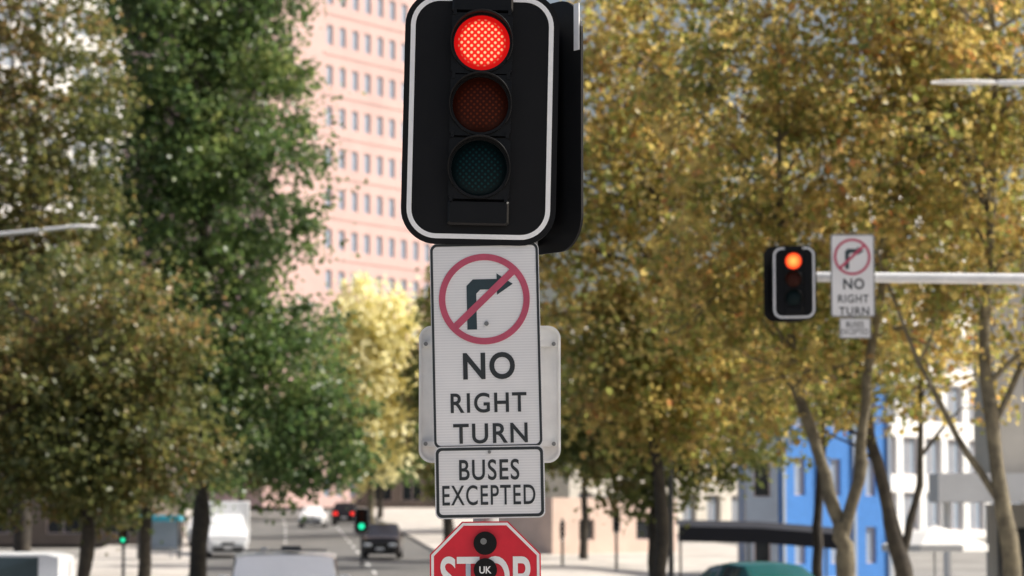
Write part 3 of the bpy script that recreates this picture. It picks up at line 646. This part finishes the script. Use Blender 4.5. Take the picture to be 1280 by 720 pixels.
# ------------------------------------------------------------------ vehicles
def vehicle(kind,name,label,cat,x,y,rz,paint,lit_tail=False,rack=False):
    t=thing(name,label,cat,(x,y,g(x,y)+0.01),rz=rz,group="vehicles on the street")
    if kind=='van':
        st=[(-2.35,.60,.60,.80,.72),(-2.28,.95,.95,.92,.8),(-1.75,1.12,1.14,.96,.84),(-1.0,1.15,1.88,.97,.80),(0,1.15,1.95,.97,.82),(1.2,1.15,1.95,.97,.82),(2.25,1.12,1.92,.96,.80),(2.33,.95,1.80,.94,.78)]
        ws=(2,3); rear=(6,7); sides=[(3,4),(4,5),(5,6)]; wy=(-1.55,1.5); wr=.33
    elif kind=='box':
        st=[(-2.2,.60,.60,.80,.7),(-2.12,.9,.9,.90,.78),(-1.25,.98,.99,.94,.86),(-.75,1.0,1.40,.94,.80),(.5,1.0,1.45,.94,.86),(1.9,1.0,1.45,.94,.88),(2.1,1.0,1.40,.94,.87),(2.16,.6,.62,.92,.8)]
        ws=(2,3); rear=(6,7); sides=[(3,4),(4,5)]; wy=(-1.35,1.35); wr=.34
    elif kind=='suv':
        st=[(-2.2,.60,.60,.78,.7),(-2.12,.9,.9,.88,.78),(-1.15,1.02,1.03,.92,.82),(-.45,1.04,1.55,.92,.66),(.5,1.04,1.60,.92,.68),(1.6,1.04,1.55,.92,.67),(2.05,1.02,1.08,.90,.8),(2.18,.6,.6,.86,.76)]
        ws=(2,3); rear=(5,6); sides=[(3,4),(4,5)]; wy=(-1.35,1.35); wr=.35
    else:
        st=[(-2.15,.52,.52,.74,.66),(-2.05,.76,.76,.84,.74),(-1.1,.92,.93,.88,.76),(-.35,.94,1.38,.88,.60),(.5,.95,1.43,.88,.62),(1.3,.96,1.36,.88,.60),(1.9,.95,.98,.86,.74),(2.1,.55,.55,.80,.72)]
        ws=(2,3); rear=(5,6); sides=[(3,4),(4,5)]; wy=(-1.3,1.3); wr=.31
    def sec(s):
        y_,zb,zr,w,wr_=s
        h=[(w*.86,.20),(w*.97,.32),(w,.5 if zb>.6 else .42),(w*.98,zb*.95),(w*.955,zb),(wr_,zr),(wr_*.8,zr+.03),(0,zr+.045)]
        return [(a,y_,b) for a,b in h]+[(-a,y_,b) for a,b in h[-2::-1]]
    secs=[sec(s) for s in st]; n=len(secs[0]); mb=MB(); vs=[p for s in secs for p in s]
    fs=[(k*n+i,k*n+i+1,(k+1)*n+i+1,(k+1)*n+i) for k in range(len(secs)-1) for i in range(n-1)]+[(k*n,(k+1)*n,(k+1)*n+n-1,k*n+n-1) for k in range(len(secs)-1)]
    fs+=[list(range(n)),list(range((len(secs)-1)*n,len(secs)*n))[::-1]]
    mb.add(vs,fs,paint,True)
    o=mb.obj("body",t); o.modifiers.new("b","EDGE_SPLIT").split_angle=math.radians(32)
    def pane(a,b,c,d,m,off,name="window"):
        a,b,c,d=[Vector(q) for q in(a,b,c,d)]
        f=lambda u,v:(a*(1-u)+b*u)*(1-v)+(d*(1-u)+c*u)*v
        q=[f(m,m),f(1-m,m),f(1-m,1-m),f(m,1-m)]; nn=(b-a).cross(d-a).normalized()
        cen=(a+b+c+d)/4; 
        if nn.dot(cen-Vector((0,0,.8)))<0: nn=-nn
        mb=MB(); mb.quad([p+nn*off for p in q],M['glassc']); return mb.obj(name,t)
    A,B=secs[ws[0]],secs[ws[1]]; pane(A[4],A[n-5],B[n-6],B[5],.05,.012,"windscreen")
    A,B=secs[rear[0]],secs[rear[1]]
    if kind=='van': 
        for s in(-1,1): 
            mb=MB(); mb.quad([(s*.08,2.35,1.2),(s*.7,2.35,1.2),(s*.66,2.345,1.68),(s*.08,2.345,1.68)],M['glassc']); mb.obj("rear_window",t)
    elif kind=='box':
        mb=MB(); mb.box((0,2.165,.98),(.02,.012,.7),M['rubber']); mb.box((.06,2.17,.9),(.04,.03,.16),M['rubber']); mb.obj("rear_door_seam",t)
    else: pane(B[4],B[n-5],A[n-6],A[5],.07,.012,"rear_window")
    for k,(i,j) in enumerate(sides):
        if kind=='van' and k>0: continue
        A,B=secs[i],secs[j]; pane(A[4],B[4],B[5],A[5],.10,.012); pane(A[n-5],B[n-5],B[n-6],A[n-6],.10,.012)
    for s in(-1,1):
        mb=MB(); yy=st[0][0]; mb.bbox((s*.56,yy+.06,.62),(.34,.16,.14),M['head'],.02); mb.obj("headlight",t)
        yy=st[-1][0]; mb=MB(); mb.bbox((s*.62,yy-.05,.82),(.28,.18,.18),M['tail'] if lit_tail else M['taildim'],.02); mb.obj("tail_light",t)
        mb=MB(); mb.bbox((s*1.0,st[3][0]-.35,st[3][1]+.06),(.18,.08,.13),paint,.02); mb.obj("mirror",t)
        for wyy in wy:
            mb=MB(); mb.tube([(s*.70,wyy,wr),(s*.72,wyy,wr),(s*.89,wyy,wr),(s*.91,wyy,wr)],[wr-.03,wr,wr,wr-.03],M['rubber'],20)
            w=mb.obj("wheel",t); mb=MB(); mb.tube([(s*.905,wyy,wr),(s*.918,wyy,wr)],[wr*.62,wr*.55],M['rim'],16); mb.obj("rim",w)
    mb=MB(); mb.bbox((0,st[0][0]-.01,.36),(1.45,.12,.2),M['rubber'],.03); mb.bbox((0,st[0][0]-.01,.62),(.6,.06,.14),M['rubber'],.02); mb.box((0,st[0][0]-.075,.45),(.37,.012,.12),M['white']); mb.obj("front_bumper",t)
    mb=MB(); mb.bbox((0,st[-1][0]+.01,.36),(1.45,.12,.2),M['rubber'],.03); mb.box((0,st[-1][0]+.075,.52),(.37,.012,.12),M['white']); mb.obj("rear_bumper",t)
    if rack:
        zt=st[4][2]; mb=MB()
        for yy in(-.2,.8): mb.box((0,yy,zt+.075),(1.4,.04,.025),M['poled'])
        mb.bbox((0.1,.3,zt+.11),(.34,.9,.08),M['poled'],.01); mb.bbox((-0.35,.3,zt+.10),(.12,1.3,.05),M['galv'],.01)
        mb.obj("roof_rack",t)
    return t
vehicle('box',"parked_car","boxy white work van with a low roof rack facing the crossing","van",-3.85,48.5,math.radians(4),M['carw'],False,True)
vehicle('box',"white_car","boxy white work van crossing side-on","van",-9.9,50,math.radians(-90),M['carw'])
vehicle('car',"teal_car","dark teal sedan on the road by the plaza","car",4.85,54.5,math.radians(20),M['carteal'])
t=vehicle('van',"delivery_truck","small white delivery truck with box body at the kerb","truck",-13.5,134,math.radians(10),M['carw'])
mb=MB(); mb.bbox((0.15,1.6,1.6),(2.05,3.2,2.0),M['carw'],0.04); mb.obj("cargo_box",t)
vehicle('van',"white_van","white van parked behind another at the kerb","van",-15.9,150,0,M['carw'])
vehicle('car',"white_car","white hatchback driving down the hill","car",-13.8,198,0,M['carw'])
vehicle('suv',"dark_car","dark car with lit red tail lights driving uphill","car",-12.0,206,math.pi,M['card'],True)
vehicle('suv',"dark_car","dark wagon parked at the kerb","car",-6.0,132,0,M['card'])
vehicle('car',"dark_car","dark sedan with lit tail lights beyond the shelter","car",-17.9,146,math.pi,M['card'],True)
vehicle('car',"silver_car","silver car parked on the hill","car",-18.2,180,0,M['cars'])
# ------------------------------------------------------------------ world, sun, camera
ts=Vector((0.66,0.06,0.60)).normalized()
w=bpy.data.worlds.new("World"); sc.world=w; w.use_nodes=True; n=w.node_tree
bg=n.nodes["Background"]; sky=n.nodes.new("ShaderNodeTexSky"); sky.sky_type='NISHITA'; sky.sun_disc=False
sky.sun_elevation=math.asin(ts.z); sky.sun_rotation=math.atan2(ts.x,ts.y); sky.dust_density=7.0; sky.air_density=1.0; sky.ozone_density=0.5
n.links.new(sky.outputs[0],bg.inputs[0]); bg.inputs[1].default_value=0.15
L=bpy.data.lights.new("sun",'SUN'); L.energy=5.0; L.angle=math.radians(0.5); L.color=(1,0.96,0.89)
lo=bpy.data.objects.new("sun",L); COL.objects.link(lo); lo.rotation_euler=ts.to_track_quat('Z','Y').to_euler(); lo.location=(30,-10,40)
cd=bpy.data.cameras.new("camera"); cam=bpy.data.objects.new("camera",cd); COL.objects.link(cam); sc.camera=cam
cam.location=(0,0,1.6); cam.rotation_euler=(math.radians(90+4.9),0,0); cd.lens=100; cd.sensor_width=36; cd.clip_end=5000
cd.dof.use_dof=True; cd.dof.focus_distance=11.9; cd.dof.aperture_fstop=4.0
sc.view_settings.view_transform='Standard'; sc.view_settings.look='None'; sc.view_settings.exposure=0
